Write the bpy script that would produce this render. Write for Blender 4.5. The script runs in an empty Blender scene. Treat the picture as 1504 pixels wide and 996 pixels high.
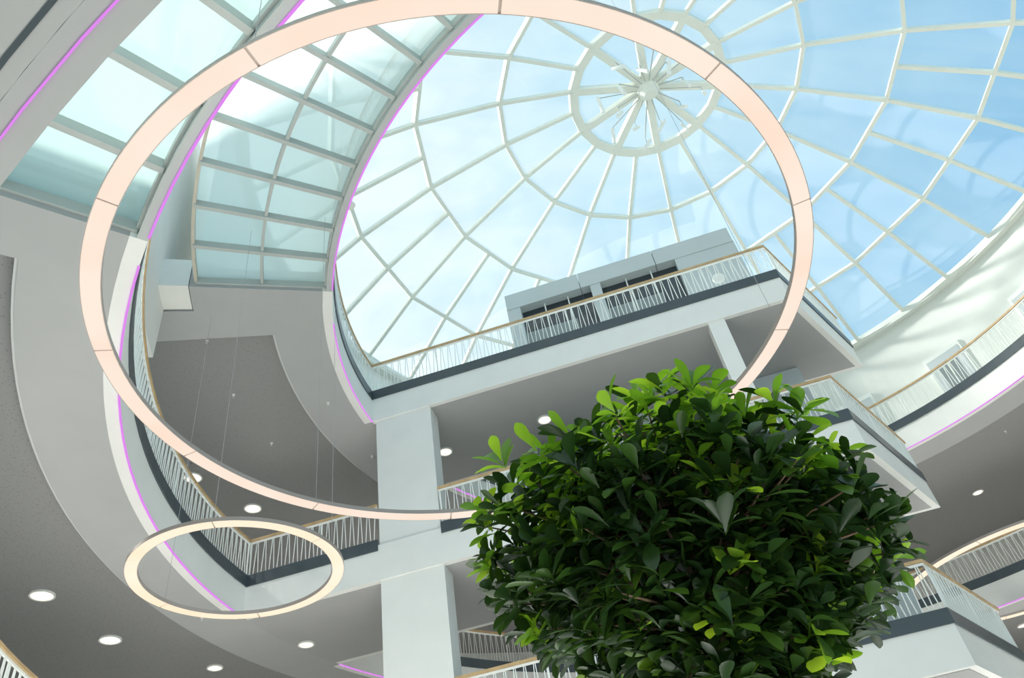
import bpy, math, random
from mathutils import Vector, Matrix
random.seed(7)
EYE=1.6
CX,CY=5.0,12.0
scene=bpy.context.scene
COL=scene.collection
try:
    scene.view_settings.view_transform='Standard'
    scene.view_settings.look='None'
except Exception as e: print(e)
pi=math.pi
def rad(a): return math.radians(a)
# ------------------------------------------------------------ materials
def newmat(name):
    m=bpy.data.materials.new(name); m.use_nodes=True
    nt=m.node_tree
    for n in list(nt.nodes): nt.nodes.remove(n)
    out=nt.nodes.new('ShaderNodeOutputMaterial')
    return m,nt,out
def pbr(name,col,rough=0.6,metal=0.0,noise=0.04,scale=2.0,spec=0.4):
    m,nt,out=newmat(name)
    b=nt.nodes.new('ShaderNodeBsdfPrincipled')
    b.inputs['Roughness'].default_value=rough; b.inputs['Metallic'].default_value=metal
    b.inputs['Specular IOR Level'].default_value=spec
    tc=nt.nodes.new('ShaderNodeTexCoord'); nz=nt.nodes.new('ShaderNodeTexNoise')
    nz.inputs['Scale'].default_value=scale; nz.inputs['Detail'].default_value=4
    nt.links.new(tc.outputs['Object'],nz.inputs['Vector'])
    r=nt.nodes.new('ShaderNodeValToRGB')
    c=Vector(col)
    r.color_ramp.elements[0].position=.3; r.color_ramp.elements[1].position=.7
    r.color_ramp.elements[0].color=(*(c*(1-noise)),1); r.color_ramp.elements[1].color=(*[min(1,x*(1+noise)) for x in c],1)
    nt.links.new(nz.outputs['Fac'],r.inputs['Fac']); nt.links.new(r.outputs['Color'],b.inputs['Base Color'])
    nt.links.new(b.outputs[0],out.inputs[0])
    return m
def emis(name,col,s):
    m,nt,out=newmat(name)
    e=nt.nodes.new('ShaderNodeEmission'); e.inputs[0].default_value=(*col,1); e.inputs[1].default_value=s
    nt.links.new(e.outputs[0],out.inputs[0]); return m
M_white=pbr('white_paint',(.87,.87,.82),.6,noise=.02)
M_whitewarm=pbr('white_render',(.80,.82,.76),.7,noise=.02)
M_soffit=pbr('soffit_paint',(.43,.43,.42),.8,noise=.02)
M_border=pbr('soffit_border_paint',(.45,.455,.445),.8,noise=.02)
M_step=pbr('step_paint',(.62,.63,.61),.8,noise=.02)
M_floor=pbr('gallery_floor',(.58,.58,.56),.5)
M_ground=pbr('ground_tiles',(.66,.65,.61),.35)
M_dark=pbr('dark_steel',(.07,.09,.10),.35,noise=.1)
M_wood=pbr('oak_handrail',(.56,.39,.20),.45,noise=.15,scale=6)
M_beige=pbr('beige_steel',(.60,.55,.45),.5)
M_bar=pbr('white_steel',(.90,.92,.87),.4,noise=.01)
M_rib=pbr('cream_steel',(.84,.86,.77),.45,noise=.02)
M_steelgrey=pbr('grey_steel',(.50,.53,.50),.45,noise=.04)
M_panel=pbr('aluminium_panel',(.56,.61,.61),.45,metal=0,noise=.04,scale=.8)
M_panel2=pbr('grey_glass_panel',(.24,.28,.28),.25,noise=.1,scale=.8)
M_lampbody=pbr('lamp_housing',(.42,.36,.32),.4,metal=.2)
M_cable=pbr('steel_cable',(.45,.45,.45),.5,metal=0)
M_trunk=pbr('bark',(.16,.11,.07),.9,noise=.3,scale=12)
def ringmat(name,c0,c1,s):
    m,nt,out=newmat(name)
    e=nt.nodes.new('ShaderNodeEmission'); e.inputs[1].default_value=s
    tc=nt.nodes.new('ShaderNodeTexCoord'); nz=nt.nodes.new('ShaderNodeTexNoise'); nz.inputs['Scale'].default_value=.9
    nt.links.new(tc.outputs['Object'],nz.inputs['Vector'])
    r=nt.nodes.new('ShaderNodeValToRGB'); r.color_ramp.elements[0].position=.35; r.color_ramp.elements[1].position=.65
    r.color_ramp.elements[0].color=(*c0,1); r.color_ramp.elements[1].color=(*c1,1)
    nt.links.new(nz.outputs['Fac'],r.inputs[0]); nt.links.new(r.outputs[0],e.inputs[0])
    nt.links.new(e.outputs[0],out.inputs[0]); return m
M_ring=ringmat('ring_diffuser',(1.0,.78,.64),(1.0,.86,.74),1.0)
M_ring2=ringmat('ring_diffuser_warm',(1.0,.82,.60),(1.0,.88,.70),1.08)
M_down=emis('downlight_lens',(1.0,.86,.72),1.6)
M_led=emis('violet_led',(.78,.26,.90),1.0)
# perforated ceiling
m,nt,out=newmat('perforated_board')
b=nt.nodes.new('ShaderNodeBsdfPrincipled'); b.inputs['Roughness'].default_value=.9
tc=nt.nodes.new('ShaderNodeTexCoord'); v=nt.nodes.new('ShaderNodeTexVoronoi'); v.inputs['Scale'].default_value=20
v.inputs['Randomness'].default_value=.7
nt.links.new(tc.outputs['Object'],v.inputs['Vector'])
r=nt.nodes.new('ShaderNodeValToRGB'); r.color_ramp.elements[0].position=.12; r.color_ramp.elements[1].position=.24
r.color_ramp.elements[0].color=(.18,.18,.175,1); r.color_ramp.elements[1].color=(.30,.30,.292,1)
nt.links.new(v.outputs['Distance'],r.inputs['Fac']); nt.links.new(r.outputs[0],b.inputs['Base Color']); nt.links.new(b.outputs[0],out.inputs[0])
M_perf=m
# teal glass
def glassmat(name,tcol,trcol,ftrans,haze=.5,gloss=.04):
    m,nt,out=newmat(name)
    tr=nt.nodes.new('ShaderNodeBsdfTransparent'); tr.inputs[0].default_value=(*trcol,1)
    tl=nt.nodes.new('ShaderNodeBsdfTranslucent'); tl.inputs[0].default_value=(*tcol,1)
    df=nt.nodes.new('ShaderNodeBsdfDiffuse'); df.inputs[0].default_value=(*tcol,1)
    gl=nt.nodes.new('ShaderNodeBsdfGlossy'); gl.inputs['Roughness'].default_value=.05
    m0=nt.nodes.new('ShaderNodeMixShader'); m0.inputs[0].default_value=.15
    nt.links.new(tl.outputs[0],m0.inputs[1]); nt.links.new(df.outputs[0],m0.inputs[2])
    m1=nt.nodes.new('ShaderNodeMixShader'); m1.inputs[0].default_value=ftrans
    if haze>0:
        tc=nt.nodes.new('ShaderNodeTexCoord'); nz=nt.nodes.new('ShaderNodeTexNoise'); nz.inputs['Scale'].default_value=.8
        nz.inputs['Detail'].default_value=3; nt.links.new(tc.outputs['Object'],nz.inputs['Vector'])
        mr=nt.nodes.new('ShaderNodeMapRange'); mr.inputs[1].default_value=.3; mr.inputs[2].default_value=.7
        mr.inputs[3].default_value=ftrans-haze; mr.inputs[4].default_value=ftrans+haze
        nt.links.new(nz.outputs['Fac'],mr.inputs[0]); nt.links.new(mr.outputs[0],m1.inputs[0])
    nt.links.new(m0.outputs[0],m1.inputs[1]); nt.links.new(tr.outputs[0],m1.inputs[2])
    m2=nt.nodes.new('ShaderNodeMixShader'); m2.inputs[0].default_value=gloss
    nt.links.new(m1.outputs[0],m2.inputs[1]); nt.links.new(gl.outputs[0],m2.inputs[2])
    nt.links.new(m2.outputs[0],out.inputs[0]); return m
M_teal3=glassmat('frosted_pale_teal_glass',(.88,.99,.95),(.76,.93,.88),.22,0)
M_teal2=glassmat('frosted_teal_glass',(.56,.72,.69),(.60,.78,.75),.16,0,.02)
M_dome=glassmat('dome_glass',(.90,.95,.96),(.96,.985,.99),.90,.05)
M_winglass=pbr('dark_window_glass',(.03,.04,.05),.08,spec=.8)
def leafmat(name,c0,c1,c2,tm):
    m,nt,out=newmat(name)
    geo=nt.nodes.new('ShaderNodeNewGeometry')
    r=nt.nodes.new('ShaderNodeValToRGB')
    r.color_ramp.elements[0].color=(*c0,1); r.color_ramp.elements[1].color=(*c2,1)
    e=r.color_ramp.elements.new(.6); e.color=(*c1,1)
    nt.links.new(geo.outputs['Random Per Island'],r.inputs['Fac'])
    b=nt.nodes.new('ShaderNodeBsdfPrincipled'); b.inputs['Roughness'].default_value=.33
    nt.links.new(r.outputs[0],b.inputs['Base Color'])
    tl=nt.nodes.new('ShaderNodeBsdfTranslucent')
    mixc=nt.nodes.new('ShaderNodeMixRGB'); mixc.blend_type='MULTIPLY'; mixc.inputs[0].default_value=1; mixc.inputs[2].default_value=(2.4,2.2,1.0,1)
    nt.links.new(r.outputs[0],mixc.inputs[1]); nt.links.new(mixc.outputs[0],tl.inputs[0])
    ms=nt.nodes.new('ShaderNodeMixShader'); ms.inputs[0].default_value=tm
    nt.links.new(b.outputs[0],ms.inputs[1]); nt.links.new(tl.outputs[0],ms.inputs[2]); nt.links.new(ms.outputs[0],out.inputs[0])
    return m
M_leaf=leafmat('shaded_leaf',(.009,.028,.008),(.020,.054,.011),(.045,.105,.018),.25)  # dark leaf copy: shade inside and low in the crown put into the colour
M_leaf2=leafmat('lit_leaf',(.07,.17,.018),(.15,.31,.03),(.29,.46,.05),.5)  # bright leaf copy: light on the crown top put into the colour
# ------------------------------------------------------------ mesh helpers
def obj(name,verts,faces,mat,parent=None,smooth=False):
    me=bpy.data.meshes.new(name); me.from_pydata([tuple(v) for v in verts],[],faces); me.update()
    if smooth:
        for p in me.polygons: p.use_smooth=True
    me.materials.append(mat)
    o=bpy.data.objects.new(name,me); COL.objects.link(o)
    if parent: o.parent=parent
    return o
def empty(name,label,cat,group=None,loc=(0,0,0)):
    o=bpy.data.objects.new(name,None); COL.objects.link(o); o.location=loc; o.empty_display_size=.2
    o['label']=label; o['category']=cat
    if group: o['group']=group
    return o
def tag(o,label,cat,group=None,kind=None):
    o['label']=label; o['category']=cat
    if group: o['group']=group
    if kind: o['kind']=kind
    return o
def struct(o,label,cat='building part'):
    o['kind']='structure'; o['label']=label; o['category']=cat; return o
class B:
    def __init__(s): s.v=[]; s.f=[]
    def add(s,v,f):
        n=len(s.v); s.v+=v; s.f+=[tuple(i+n for i in q) for q in f]
    def box8(s,p): # bottom 4 ccw, top 4
        s.add(p,[(3,2,1,0),(4,5,6,7),(0,1,5,4),(1,2,6,5),(2,3,7,6),(3,0,4,7)])
    def rod(s,p,q,r,n=5,r2=None):
        p=Vector(p);q=Vector(q);d=(q-p).normalized()
        a=d.orthogonal().normalized(); b=d.cross(a)
        r2=r if r2 is None else r2
        vs=[p+(a*math.cos(2*pi*i/n)+b*math.sin(2*pi*i/n))*r for i in range(n)]+[q+(a*math.cos(2*pi*i/n)+b*math.sin(2*pi*i/n))*r2 for i in range(n)]
        s.add(vs,[(i,(i+1)%n,n+(i+1)%n,n+i) for i in range(n)]+[tuple(range(n))[::-1],tuple(range(n,2*n))])
    def beam(s,p,q,w,h,up):
        p=Vector(p);q=Vector(q);d=(q-p).normalized(); up=Vector(up)
        side=d.cross(up).normalized(); u=side.cross(d).normalized()
        a=side*w/2; c=u*h/2
        s.box8([p-a-c,p+a-c,q+a-c,q-a-c,p-a+c,p+a+c,q+a+c,q-a+c])
    def make(s,name,mat,parent=None,smooth=False): return obj(name,s.v,s.f,mat,parent,smooth)
def Z(h): return h+EYE
def pol(r,a,h=0): return Vector((CX+r*math.cos(rad(a)),CY+r*math.sin(rad(a)),Z(h)))
def sector(bd,r0,r1,h0,h1,a0,a1,seg=None,c=None,zoff=True):
    n=seg or max(2,int(abs(a1-a0)/2)); full=abs(a1-a0)>=359.9
    cx,cy=c or (CX,CY)
    vs=[]
    for i in range(n+1):
        a=rad(a0+(a1-a0)*i/n); ca,sa=math.cos(a),math.sin(a)
        for (r,h) in ((r0,h0),(r1,h0),(r1,h1),(r0,h1)): vs.append(Vector((cx+r*ca,cy+r*sa,Z(h))))
    fs=[]
    for i in range(n):
        a=i*4; b=a+4
        for k in range(4):
            k2=(k+1)%4; fs.append((a+k,b+k,b+k2,a+k2))
    if not full: fs+=[(0,1,2,3),(n*4+3,n*4+2,n*4+1,n*4)]
    bd.add(vs,fs)
def arc(r,a0,a1,step=2.0):
    n=max(2,int(abs(a1-a0)/step)); return [Vector((CX+r*math.cos(rad(a0+(a1-a0)*i/n)),CY+r*math.sin(rad(a0+(a1-a0)*i/n)))) for i in range(n+1)]
def sweep(bd,path,w,h0,h1,off=0):
    n=len(path); L=[]
    for i in range(n):
        if i==0: d=(path[1]-path[0]).normalized(); nn=Vector((-d.y,d.x)); k=1
        elif i==n-1: d=(path[-1]-path[-2]).normalized(); nn=Vector((-d.y,d.x)); k=1
        else:
            d1=(path[i]-path[i-1]).normalized(); d2=(path[i+1]-path[i]).normalized()
            n1=Vector((-d1.y,d1.x)); n2=Vector((-d2.y,d2.x)); nn=(n1+n2).normalized(); k=1/max(.3,nn.dot(n1))
        a=path[i]+nn*k*(off-w/2); b=path[i]+nn*k*(off+w/2)
        L+= [Vector((a.x,a.y,Z(h0))),Vector((b.x,b.y,Z(h0))),Vector((b.x,b.y,Z(h1))),Vector((a.x,a.y,Z(h1)))]
    fs=[]
    for i in range(n-1):
        a=i*4;b=a+4
        for k in range(4):
            k2=(k+1)%4; fs.append((a+k,b+k,b+k2,a+k2))
    fs+=[(0,1,2,3),((n-1)*4+3,(n-1)*4+2,(n-1)*4+1,(n-1)*4)]
    bd.add(L,fs)
# deck frame
O=Vector((-3.13,13.3)); E1=Vector((.9877,-.1564)); E2=Vector((.1564,.9877))
def dk(s,t): return O+E1*s+E2*t
def dbox(bd,s0,s1,t0,t1,h0,h1):
    P=[dk(s0,t0),dk(s1,t0),dk(s1,t1),dk(s0,t1)]
    bd.box8([Vector((p.x,p.y,Z(h0))) for p in P]+[Vector((p.x,p.y,Z(h1))) for p in P])
def circ_s(R,t):
    p=dk(0,t)-Vector((CX,CY)); b=p.dot(E1); c=p.dot(p)-R*R
    return -b-math.sqrt(b*b-c)
def az(p): 
    a=math.degrees(math.atan2(p.y-CY,p.x-CX)); return a%360
# ------------------------------------------------------------ balustrade
def balustrade(path,hb,label,group='gallery balustrades',pitch=.085,band=.23,rail=1.0,off=0):
    e=empty('balustrade',label,'railing',group)
    b=B(); sweep(b,path,.05,hb,hb+band,off); o=b.make('base_plate',M_dark,e)
    b=B(); sweep(b,path,.07,hb+rail-.05,hb+rail,off); b.make('handrail',M_wood,e); 
    b=B(); sweep(b,path,.03,hb+rail-.09,hb+rail-.055,off); b.make('top_bar',M_bar,e)
    b=B(); pb=B()
    zb=Z(hb+band-.02); zt=Z(hb+rail-.07)
    cum=[0]
    for i in range(len(path)-1): cum.append(cum[-1]+(path[i+1]-path[i]).length)
    def at(u):
        u=min(max(u,0),cum[-1]-1e-6)
        for i in range(len(path)-1):
            if cum[i+1]>=u: break
        f=(u-cum[i])/(cum[i+1]-cum[i]); d=(path[i+1]-path[i]).normalized()
        p=path[i].lerp(path[i+1],f)+Vector((-d.y,d.x))*off
        return p
    n=int(cum[-1]/pitch)
    for k in range(n):
        u=(k+.5)*pitch
        lean=.030 if k%2 else -.030
        p=at(u-lean*.3); q=at(u+lean)
        b.rod((p.x,p.y,zb),(q.x,q.y,zt),.010,4)
        if k%18==0:
            p=at(u); pb.rod((p.x,p.y,zb),(p.x,p.y,zt),.016,4)
    o=b.make('baluster_infill',M_bar,e); o['kind']='stuff'
    o=pb.make('rail_posts',M_bar,e); o['kind']='stuff'
    return e
# ------------------------------------------------------------ levels
R={1:12.4,2:11.1,3:8.4}
HS={1:3.07,2:6.73,3:10.40}     # soffit height above eye
HD={1:3.67,2:7.33,3:11.0}      # dark band bottom
GL={2:(219.7,300.7),3:(198.0,301.5)}
SC={1:(8.75,10.42),2:(8.86,10.48),3:(8.93,10.57)}
ROUT=18.0
lvlname={1:'lowest',2:'middle',3:'upper'}
tn=[0]
def trimname(): tn[0]+=1; return 'trim_%d'%tn[0]
for L in (1,2,3):
    r=R[L]; hs=HS[L]; hd=HD[L]; sA,sB=SC[L]
    P0=dk(circ_s(r,0),0); P3=dk(circ_s(r,3.15),3.15)
    aP0=az(P0); aP3=az(P3)
    g=GL.get(L)
    b=B(); 
    if g:
        sector(b,r,r+.18,hs,hd+.12,aP0,g[0]); sector(b,r,r+.18,hs,hd+.12,g[1],360+aP3)
        b2=B(); sector(b2,r,r+.11,hs,hd+.12,g[0],g[1])
        struct(b2.make(trimname(),M_steelgrey),'grey steel edge beam of the %s glass walkway'%lvlname[L])
    else: sector(b,r,r+.18,hs,hd+.12,aP0,360+aP3)
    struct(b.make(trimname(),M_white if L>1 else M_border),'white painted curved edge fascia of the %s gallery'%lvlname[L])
    wd=7.0 if L==3 else 3.6
    b=B(); A0,A1=(g[1],360+g[0]-wd) if g else (0,360)
    sector(b,r+.18,r+1.1,hs,hs+.32,A0,A1)
    sector(b,r+.002,r+.18,hs,hs+.32,aP3,aP0)
    if L==2: sector(b,r+.18,ROUT,hs-.003,hs+.5,g[0]-wd,g[0],seg=4)
    if L==3:
        sector(b,r+.18,10.8,hs-.003,hs+.5,g[0]-wd,g[0],seg=4)
        sector(b,10.8,ROUT,hs-.003,hs+.5,g[0]-wd,g[0]-3.2,seg=4)
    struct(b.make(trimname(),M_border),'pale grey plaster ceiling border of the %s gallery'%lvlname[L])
    b=B(); sector(b,r+1.1,r+1.14,hs+.03,hs+.25,A0,A1)
    struct(b.make(trimname(),M_step),'pale curved step edge in the %s gallery ceiling'%lvlname[L])
    b=B(); sector(b,r+1.1,ROUT,hs+.25,hs+.35,A0,A1)
    struct(b.make('ceiling',M_perf),'grey perforated acoustic ceiling of the %s gallery'%lvlname[L])
    b=B(); 
    if g: sector(b,r+.2,ROUT,hd+.02,hd+.12,g[1],360+g[0]-(3.2 if L==3 else 0))
    else: sector(b,r+.2,ROUT,hd+.02,hd+.12,0,360)
    struct(b.make('floor',M_floor),'floor slab of the %s gallery'%lvlname[L])
    arcpts=[Vector((CX+r*math.cos(rad(a)),CY+r*math.sin(rad(a)))) for a in [aP3+(aP0-aP3)*i/8 for i in range(9)]]
    poly=[dk(sA,0),dk(sB,3.15)]+arcpts
    n=len(poly)
    vs=[Vector((p.x,p.y,Z(hs))) for p in poly]+[Vector((p.x,p.y,Z(hd+.12))) for p in poly]
    fs=[tuple(range(n))[::-1],tuple(range(n,2*n))]+[(i,(i+1)%n,n+(i+1)%n,n+i) for i in range(n)]
    o=obj('floor',vs,fs,M_white); struct(o,'projecting white deck slab of the %s level'%lvlname[L])
    pin=[dk(sA-.08,.10),dk(sB-.20,3.03)]+[Vector((CX+(r-.0)*math.cos(rad(a)),CY+(r-.0)*math.sin(rad(a)))) for a in [aP3+.8+(aP0-aP3-1.5)*i/8 for i in range(9)]]
    n=len(pin)
    vs=[Vector((p.x,p.y,Z(hs-.010))) for p in pin]+[Vector((p.x,p.y,Z(hs-.002))) for p in pin]
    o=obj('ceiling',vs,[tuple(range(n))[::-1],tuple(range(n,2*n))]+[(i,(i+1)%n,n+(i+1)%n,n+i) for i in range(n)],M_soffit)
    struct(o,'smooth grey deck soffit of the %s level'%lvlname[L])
    lab='white zigzag-bar balustrade with oak handrail around the %s curved gallery'%lvlname[L]
    balustrade(arc(r,aP0,360+aP3),hd,lab,off=0)
    lab='white zigzag-bar balustrade with oak handrail on the %s projecting deck'%lvlname[L]
    if L==3:
        balustrade([P0,dk(sA,0),dk(sB,3.15),dk(9.1,3.15)],hd,lab)
    else:
        balustrade([P0,dk(-.12,0)],hd,lab)
        balustrade([dk(1.16,0),dk(sA,0),dk(sB,3.15),dk(9.1,3.15)],hd,lab)
    if L==1:
        b=B(); sector(b,r+.10,r+.109,hs-.008,hs+.0,aP0,360+aP3)
        tag(b.make('led_strip',M_led),'glowing violet LED line along the lowest gallery edge','light strip','violet LED lines')
    else:
        gap=5.6 if L==3 else 1.9
        b=B(); sector(b,r-.010,r+.014,hs-.022,hs+.0,aP0,g[0]-gap)
        tag(b.make('led_strip',M_led),'glowing violet LED line under the %s gallery fascia'%lvlname[L],'light strip','violet LED lines')
        b=B(); sector(b,r-.010,r+.014,hs-.022,hs+.0,g[0]+.3,360+aP3)
        tag(b.make('led_strip',M_led),'glowing violet LED line along the %s glass walkway edge'%lvlname[L],'light strip','violet LED lines')
b=B(); sector(b,R[1]+.24,R[1]+.262,HS[1]-.004,HS[1],200,300)
struct(b.make(trimname(),M_dark),'thin dark shadow joint in the gallery underside')
# ------------------------------------------------------------ glass walkways
def glasswalk(L,nrad,width,label,M_teal,bw):
    r=R[L]; a0,a1=GL[L]; h=HS[L]+.24
    e=empty('glass_walkway',label,'glass floor','glass walkways')
    st=4.5; n=int((a1-a0)/st)
    r0=r+.12; r1=r+width
    for i in range(n+1):
        b=B(); a=a0+st*i; p=pol(r0,a,h-.10); q=pol(r1,a,h-.10)
        b.beam(p,q,bw,.14,(0,0,1)); b.make('radial_beam',M_steelgrey,e)
    rs=[r0+(r1-r0)*k/nrad for k in range(nrad+1)]
    for k in range(nrad+1):
        b=B(); sector(b,rs[k]-.025,rs[k]+.025,h-.14,h-.0,a0,a0+st*n,seg=n*3); b.make('curved_beam',M_steelgrey if k<nrad else M_beige,e)
    for i in range(n):
        for k in range(nrad):
            vs=[];m=3
            for j in range(m+1):
                a=a0+st*(i+j/m); vs.append(pol(rs[k]+.02,a,h)); vs.append(pol(rs[k+1]-.02,a,h))
            obj('glass_panel',vs,[(2*j,2*j+1,2*j+3,2*j+2) for j in range(m)],M_teal,e)
glasswalk(3,2,2.3,'pale frosted glass walkway with grey steel grid under the dome',M_teal3,.07)
glasswalk(2,2,2.7,'frosted teal glass walkway with grey steel grid above the entrance',M_teal2,.075)
# ------------------------------------------------------------ ground, walls
b=B(); sector(b,0.01,24,-1.9,-1.6,0,360,seg=90); struct(b.make('floor',M_ground),'pale tiled ground floor of the atrium')
b=B(); sector(b,ROUT,ROUT+.3,-1.6,11.1,-30,208,seg=120); struct(b.make('wall_outer',M_white),'white outer wall of the galleries')
b=B(); sector(b,10.5,10.75,11.0,15.3,-60,198,seg=130); struct(b.make('wall_upper',M_whitewarm),'cream white curved wall below the dome')
b=B(); sector(b,11.3,11.5,9.3,15.5,194.9,208,seg=8); sector(b,11.3,11.5,11.12,15.5,183,194.9,seg=8); sector(b,10.82,11.31,10.43,11.1,194.9,197.9,seg=3)
struct(b.make('wall_side',M_white),'pale curved wall behind the glass walkway')
b=B(); sector(b,10.3,10.8,15.25,15.5,0,360,seg=180); struct(b.make(trimname(),M_whitewarm),'white ring beam carrying the glass dome')
for i,a in enumerate((12,28,44,60)):
    b=B(); sector(b,10.42,10.5,11.1,13.6,a-3.2,a+3.2,seg=6); o=struct(b.make('door_%d'%(i+1),M_bar),'pale door frame in the upper curved wall')
    b=B(); sector(b,10.40,10.43,11.15,13.45,a-2.8,a+2.8,seg=6); b.make('door_leaf',M_panel,o)
    b=B(); sector(b,10.385,10.40,12.3,13.2,a-1.6,a+1.6,seg=6); b.make('door_glass',M_panel2,o)
# ------------------------------------------------------------ dome
RS=16.1; AP=19.2
def dz(r): return AP-RS+math.sqrt(RS*RS-r*r)
RR=[2.1,4.2,6.5,8.6,10.45]
dome=empty('glass_dome','large faceted glass dome with cream steel ribs','dome',None)
def dp0(r,a): return pol(r,a,dz(r))
def dp(r,a):
    k=round(a/9)
    if r<2.2 or k%2!=0: return dp0(r,a)
    return (dp0(r,a-9)+dp0(r,a+9))/2
dc=Vector((CX,CY,Z(AP-RS)))
for k in range(40):
    a=9*k; b=B()
    rr=RR[2:] if k%2==0 else RR
    for i in range(len(rr)-1):
        p=dp(rr[i],a);q=dp(rr[i+1],a); b.beam(p,q,.10,.12,(p+q)/2-dc)
    b.make('radial_rib',M_rib,dome)
for ri,r_ in enumerate(RR):
    b=B()
    for i in range(20):
        p=dp(r_,9+18*i);q=dp(r_,27+18*i); 
        w=.24 if ri==0 else .10
        b.beam(p,q,w,.16,(p+q)/2-dc)
    b.make('ring_rib',M_rib,dome)
hub=Vector((CX,CY,Z(AP+.05)))
bb=B()
for i in range(20): 
    a=9+18*i
    bb.add([hub,dp(2.1,a),dp(2.1,a+18)],[(0,1,2)])
    for (ra,rb) in zip(RR[:-1],RR[1:]):
        bb.add([dp(ra,a),dp(rb,a),dp(rb,a+18),dp(ra,a+18)],[(0,1,2,3)])
bb.make('glazing',M_dome,dome)
for i in range(10):
    b=B(); b.beam(hub-Vector((0,0,.1)),dp(2.1,9+36*i),.20,.18,(0,0,1)); b.make('hub_spoke',M_rib,dome)
b=B(); b.rod(hub-Vector((0,0,.35)),hub+Vector((0,0,.1)),.30,20); b.rod(hub-Vector((0,0,.55)),hub-Vector((0,0,.35)),.16,16,.28); b.make('center_hub',M_rib,dome)
for i in range(16):
    a=22.5*i+5; rr_=.95 if i%2 else 1.45
    base=hub+Vector((math.cos(rad(a))*rr_,math.sin(rad(a))*rr_,-.45))
    e=empty('spotlight','small white spotlight hanging around the dome hub','lamp','dome hub spotlights')
    b=B(); b.rod(hub+Vector((math.cos(rad(a))*.3,math.sin(rad(a))*.3,-.3)),base,.015,6); b.rod(base,base-Vector((0,0,.3)),.012,6); b.make('arm',M_steelgrey,e)
    d=Vector((random.uniform(-.7,.7),random.uniform(-.7,.7),-1)).normalized()
    b=B(); p=base-Vector((0,0,.3)); b.rod(p-d*.22,p+d*.25,.045,10,.055); b.make('lamp_head',M_bar,e)
# ------------------------------------------------------------ columns
for (s0,s1,t0,t1,top,lab) in ((-.10,1.14,.035,.5,10.4,'broad square white column carrying the decks'),(7.22,7.56,.03,.38,10.4,'slim square white column under the upper deck')):
    b=B()
    dbox(b,s0,s1,t0,t1,-1.6,top)
    tag(b.make('column',M_white),lab,'column')
# ------------------------------------------------------------ lift tower
tw=empty('lift_tower','grey panelled lift tower with dark windows behind the decks','lift tower')
b=B(); dbox(b,2.95,8.9,2.65,4.9,-1.6,15.2); b.make('inner_core',M_winglass,tw)
def pan(s0,s1,t0,t1,h0,h1,m=None): 
    b=B(); dbox(b,s0,s1,t0,t1,h0,h1); b.make('cladding_panel',m or M_panel,tw)
for h0,h1,segs in ((11.12,15.3,((2.8,3.17),(5.13,5.41),(7.46,9.05))),(7.5,10.38,((2.8,2.88),(4.3,6.0),(7.7,9.05))),(3.8,6.7,((2.8,2.88),(4.3,6.0),(7.7,9.05))),(-1.6,3.0,((2.8,3.0),(4.3,6.2),(7.6,9.05)))):
    for s0,s1 in segs: pan(s0,s1,2.4,2.66,h0,h1-.5 if h0>11 else h1)
for s0 in (2.8,4.88,6.96): pan(s0+.006,s0+2.07,2.38,2.66,14.75,15.3)
for (sa,sb) in ((3.17,5.13),(5.41,7.46)): 
    pan(sa,sa+(sb-sa)*.72,2.56,2.66,11.12,13.9,M_panel2)
b=B()
for (sa,sb) in ((3.17,5.13),(5.41,7.46)):
    for k in range(1,3):
        s=sa+(sb-sa)*k/3; dbox(b,s-.015,s+.015,2.54,2.66,11.12,14.75)
for h0,h1 in ((7.5,10.38),(3.8,6.7)):
    for (sa,sb) in ((2.88,4.3),(6.0,7.7)):
        for k in range(1,5):
            s=sa+(sb-sa)*k/5; dbox(b,s-.012,s+.012,2.6,2.66,h0,h1)
b.make('window_mullions',M_bar,tw)
pan(2.8,2.95,2.67,5.0,-1.6,15.2); pan(8.9,9.05,2.67,5.0,-1.6,15.2)
b=B(); dbox(b,2.8,9.05,2.67,5.0,15.2,15.3); b.make('roof_panel',M_panel,tw)
# ------------------------------------------------------------ ring lamps
def ringlamp(H,cx,cy,ro,w,nseg,phase,mat,label,cabs):
    e=empty('ring_lamp',label,'ring lamp','suspended ring lamps')
    st=360/nseg; gap=math.degrees(.024/ro)
    b=B(); sector(b,ro-w,ro,H+.012,H+.05,0,360,seg=144,c=(cx,cy)); 
    sector(b,ro-.006,ro,H-.0,H+.012,0,360,seg=144,c=(cx,cy)); sector(b,ro-w,ro-w+.006,H-.0,H+.012,0,360,seg=144,c=(cx,cy))
    b.make('lamp_housing',M_lampbody,e)
    for i in range(nseg):
        b=B(); sector(b,ro-w+.006,ro-.006,H,H+.011,phase+st*i+gap/2,phase+st*(i+1)-gap/2,seg=max(6,144//nseg),c=(cx,cy)); b.make('light_diffuser',mat,e)
    for i in cabs:
        a=rad(phase+st*i); x=cx+(ro-w/2)*math.cos(a); y=cy+(ro-w/2)*math.sin(a)
        rc=math.hypot(x-CX,y-CY)
        top=dz(rc) if rc<8.3 else 10.4
        b=B(); b.rod((x,y,Z(H+.05)),(x,y,Z(top)),.003,5); b.make('suspension_cable',M_cable,e)
Hr=5.0
ringlamp(Hr,-.082*Hr,1.089*Hr,.658*Hr,.16,12,13.5,M_ring,'very large slim ring lamp glowing soft pink white',(0,4,8))
ringlamp(Hr,-.8055*Hr,1.7985*Hr,.267*Hr,.155,6,39,M_ring2,'small slim ring lamp glowing warm white',(0,2,4))
ringlamp(6.3,10.42,18.0,3.0,.24,12,20,M_ring2,'medium slim ring lamp glowing warm white behind the deck',(4,))
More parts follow.
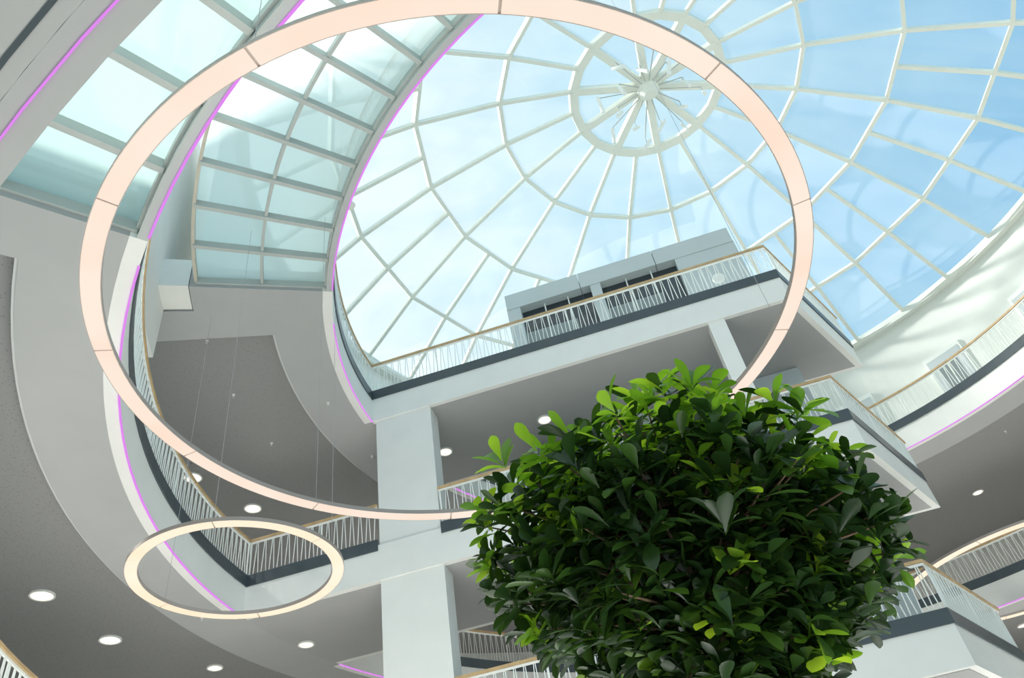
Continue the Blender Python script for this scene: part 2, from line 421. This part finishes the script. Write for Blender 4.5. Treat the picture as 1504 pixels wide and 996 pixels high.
# ------------------------------------------------------------ downlights
dls=[(-8.85,11.97,6.98),(-8.75,14.1,6.98),(-7.75,14.4,10.65),(-7.0,16.1,10.65),(-5.3,15.4,6.715),(.38,14.4,10.385),(-2.0,14.9,10.385),(13.2,22.8,10.65),(12.9,24.0,6.98),(-7.6,16.3,6.98)]
for i,(x,y,h) in enumerate(dls):
    e=empty('downlight','round recessed ceiling downlight glowing warm white','ceiling lamp','ceiling downlights')
    b=B(); b.rod((x,y,Z(h-.02)),(x,y,Z(h)),.18 if i<4 else .14,28); b.make('lens',M_down,e)
    b=B(); ri=.18 if i<4 else .14; sector(b,ri,ri+.03,h-.03,h,0,360,seg=28,c=(x,y)); b.make('trim_ring',M_bar,e)
for i in range(12):
    L=random.choice((2,3)); a=random.uniform(150,195) if i<8 else random.uniform(20,60); r_=R[L]+random.choice((.6,2.4))
    h=HS[L] if r_<R[L]+1.1 else HS[L]+.25
    p=pol(r_,a,h); b=B(); b.rod(p,p-Vector((0,0,.02)),.03,10); b.rod(p-Vector((0,0,.02)),p-Vector((0,0,.07)),.012,8)
    tag(b.make('sprinkler',M_bar),'small white ceiling sprinkler head','sprinkler','ceiling sprinklers')
p=dk(7.8,.06); b=B(); q=p-E2*.05; b.rod((p.x,p.y,Z(11.5)),(q.x,q.y,Z(11.5)),.13,24)
tag(b.make('round_sign',M_bar),'round white blank disc fixed to the deck balustrade','sign')
for r_,a,h in ((8.25,228,12.25),(8.25,203,12.2)):
    p=pol(r_,a,h); e=empty('spotlight','white spotlight on a bracket beside the balustrade','lamp','rail spotlights')
    b=B(); b.rod(p,p+Vector((.12,.05,-.22)),.07,12,.085); b.make('lamp_head',M_bar,e)
    b=B(); q=pol(r_+.2,a,h-.25); b.rod(p,q,.018,6); b.make('bracket',M_bar,e)
# ------------------------------------------------------------ tree
TC=Vector((1.03,5.6,Z(2.55)))
tree=empty('tree','dense indoor tree with large glossy green leaves','tree',None,(TC.x,TC.y,0))
def leafmesh(bd,base,d,up,L,W):
    d=d.normalized(); side=d.cross(up); 
    if side.length<1e-3: side=d.orthogonal()
    side.normalize(); n=side.cross(d).normalized()
    st=[(0,.04),(.18,.14),(.38,.30),(.58,.45),(.74,.5),(.87,.41),(.96,.19),(1,.02)]
    droop=random.uniform(.0,.4); fold=random.uniform(.1,.45); tw=random.uniform(-.25,.25)
    vs=[]
    for t,w in st:
        c=base+d*L*t-n*(droop*L*t*t)+side*(tw*L*t*t*.5)
        ww=w*W
        vs+= [c-side*ww+n*ww*fold, c, c+side*ww+n*ww*fold]
    fs=[]
    for i in range(len(st)-1):
        a=3*i; fs+=[(a,a+1,a+4,a+3),(a+1,a+2,a+5,a+4)]
    bd.add(vs,fs)
rx,ry=1.42,1.33
fol=B(); fol2=B(); br=B()
inv=Vector((TC.x,TC.y,0))
def lump(dv): 
    return 1+.07*math.sin(5*dv.x+1)+.07*math.sin(6*dv.y+2*dv.z)+.11*math.sin(9*dv.z+3*dv.x)+.15*math.sin(12*dv.x+7*dv.y)
N=980
for i in range(N):
    z=1-2*(i+.5)/N; ph=i*2.39996; q=math.sqrt(1-z*z)
    dv=Vector((q*math.cos(ph),q*math.sin(ph),z))
    if z<-.95: continue
    k=lump(dv)*random.uniform(.80,1.06)
    inner=(i%3==0)
    if inner: k*=.78
    elif random.random()<.16 : k*=1.09
    k=min(k,1.2)
    if dv.z<.35: k=min(k,1.03 if dv.x>0 else 1.10)
    zr=.97 if z>0 else 1.15
    p=Vector((dv.x*rx,dv.y*ry,dv.z*zr))*k
    if p.z<-.05:
        f=1-(.42 if p.x>0 else .22)*(-p.z-.05); p.x*=f; p.y*=f
    p.z-=.18*p.x if p.x>0 else .12*p.x
    p=p+TC-inv
    ax=(Vector((dv.x,dv.y,dv.z*.7))*.65+Vector((0,0,1.0))+Vector([random.uniform(-.4,.4) for _ in range(3)])).normalized()
    n=random.randint(7,10)
    a1=ax.orthogonal().normalized(); a2=ax.cross(a1)
    lit_p=max(0,min(.88,(dv.z+.1)*1.3)) if not inner else 0.04
    toplit=random.random()<max(.10,lit_p)  # higher outer whorls more often take the painted-bright leaf colour
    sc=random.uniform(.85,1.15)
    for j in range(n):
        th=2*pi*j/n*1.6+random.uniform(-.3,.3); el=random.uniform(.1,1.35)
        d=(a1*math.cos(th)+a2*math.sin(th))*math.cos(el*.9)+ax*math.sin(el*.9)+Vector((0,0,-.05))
        leafmesh(fol2 if toplit and random.random()<.78 else fol,p-ax*random.uniform(0,.12),d,ax,random.uniform(.16,.26)*sc,random.uniform(.078,.108)*sc)
    s=Vector((0,0,TC.z))+Vector((dv.x*rx*.25,dv.y*ry*.25,dv.z*.6-.2))
    if i%4==0: br.rod(s,p,.018,5,.006)
fol.make('shaded_foliage',M_leaf,tree,True); fol2.make('lit_foliage',M_leaf2,tree,True)
b=B(); b.rod((0,0,.5),(0.03,0.02,TC.z-.9),.11,12,.08); b.rod((0.03,0.02,TC.z-.9),(0,0,TC.z+.4),.08,10,.03); b.make('trunk',M_trunk,tree,True)
br.make('branches',M_trunk,tree)
e=empty('planter','round white planter tub holding the indoor tree','planter')
b=B(); b.rod((TC.x,TC.y,0),(TC.x,TC.y,.55),.55,32,.7); b.make('tub',M_bar,e)
b=B(); b.rod((TC.x,TC.y,.55),(TC.x,TC.y,.56),.66,32); b.make('soil',M_trunk,e)
# ------------------------------------------------------------ world + sun
w=bpy.data.worlds.new('sky'); scene.world=w; w.use_nodes=True; nt=w.node_tree
for n in list(nt.nodes): nt.nodes.remove(n)
out=nt.nodes.new('ShaderNodeOutputWorld'); bg=nt.nodes.new('ShaderNodeBackground'); bg.inputs[1].default_value=1.08
tc=nt.nodes.new('ShaderNodeTexCoord'); sx=nt.nodes.new('ShaderNodeSeparateXYZ'); nt.links.new(tc.outputs['Generated'],sx.inputs[0])
m1=nt.nodes.new('ShaderNodeMath'); m1.operation='MULTIPLY_ADD'; m1.inputs[1].default_value=-1.05; m1.inputs[2].default_value=.60
nt.links.new(sx.outputs['X'],m1.inputs[0])
m2=nt.nodes.new('ShaderNodeMath'); m2.operation='MULTIPLY_ADD'; m2.inputs[1].default_value=.15
nt.links.new(sx.outputs['Z'],m2.inputs[0]); nt.links.new(m1.outputs[0],m2.inputs[2])
mp=nt.nodes.new('ShaderNodeMapping'); mp.inputs['Scale'].default_value=(1,4.5,1); mp.inputs['Rotation'].default_value=(0,0,.6); nt.links.new(tc.outputs['Generated'],mp.inputs[0])
nz=nt.nodes.new('ShaderNodeTexNoise'); nz.inputs['Scale'].default_value=5; nz.inputs['Detail'].default_value=8; nz.inputs['Distortion'].default_value=.8; nt.links.new(mp.outputs[0],nz.inputs[0])
m3=nt.nodes.new('ShaderNodeMath'); m3.operation='MULTIPLY_ADD'; m3.inputs[1].default_value=.62
nt.links.new(nz.outputs['Fac'],m3.inputs[0]); nt.links.new(m2.outputs[0],m3.inputs[2])
m4=nt.nodes.new('ShaderNodeMath'); m4.operation='SUBTRACT'; m4.inputs[1].default_value=.30; nt.links.new(m3.outputs[0],m4.inputs[0])
cr=nt.nodes.new('ShaderNodeValToRGB'); cr.color_ramp.elements[0].color=(.25,.53,.79,1); cr.color_ramp.elements[1].color=(.80,.91,.93,1)
e_=cr.color_ramp.elements.new(.5); e_.color=(.50,.74,.87,1)
nt.links.new(m4.outputs[0],cr.inputs[0]); nt.links.new(cr.outputs[0],bg.inputs[0]); nt.links.new(bg.outputs[0],out.inputs[0])
sl=bpy.data.lights.new('sun','SUN'); sl.energy=5.0; sl.angle=.12; sl.color=(1,.97,.92)
so=bpy.data.objects.new('sun',sl); COL.objects.link(so)
S=Vector((-.75,.25,.6)).normalized(); so.rotation_euler=S.to_track_quat('Z','Y').to_euler(); so.location=(-20,10,40)
# added fill lights facing up, standing in for light bounced off the floor
for (x,y,sz,en) in ((-3.5,8.5,8,540),(3.5,3,6,260),(8,17,8,520),(3,17,8,480),(15,19,7,250)):
    al=bpy.data.lights.new('fill_uplight','AREA'); al.shape='DISK'; al.size=sz; al.energy=en; al.color=(1,.985,.95)
    ao=bpy.data.objects.new('fill_uplight',al); COL.objects.link(ao); ao.location=(x,y,.15); ao.rotation_euler=(pi,0,0)
# added fill spots without fixtures, brightening the gallery ceilings by floor bounce
for h,azs in ((10.55,(5,33,61,89,125,150,178)),(6.88,(20,50,80,120,160,195))):
    for a in azs:
        sp=bpy.data.lights.new('gallery_fill_spot','SPOT'); sp.energy=360; sp.spot_size=rad(150); sp.spot_blend=.6; sp.shadow_soft_size=.15; sp.color=(1,.99,.96)
        ao=bpy.data.objects.new('gallery_fill_spot',sp); COL.objects.link(ao); ao.location=pol(14.2,a,h-.05)
# ------------------------------------------------------------ camera
cam=bpy.data.cameras.new('camera'); co=bpy.data.objects.new('camera',cam); COL.objects.link(co); scene.camera=co
cam.sensor_width=36; cam.sensor_fit='HORIZONTAL'; cam.lens=36*1147/1504; cam.clip_start=.05
p=rad(42.0); ro=rad(10.89); c,s=math.cos(p),math.sin(p)
F=Vector((0,c,s)); U0=Vector((0,-s,c)); R0=Vector((1,0,0))
X=R0*math.cos(ro)-U0*math.sin(ro); Y=R0*math.sin(ro)+U0*math.cos(ro)
Mx=Matrix((( X.x,Y.x,-F.x,0),(X.y,Y.y,-F.y,0),(X.z,Y.z,-F.z,EYE),(0,0,0,1)))
co.matrix_world=Mx
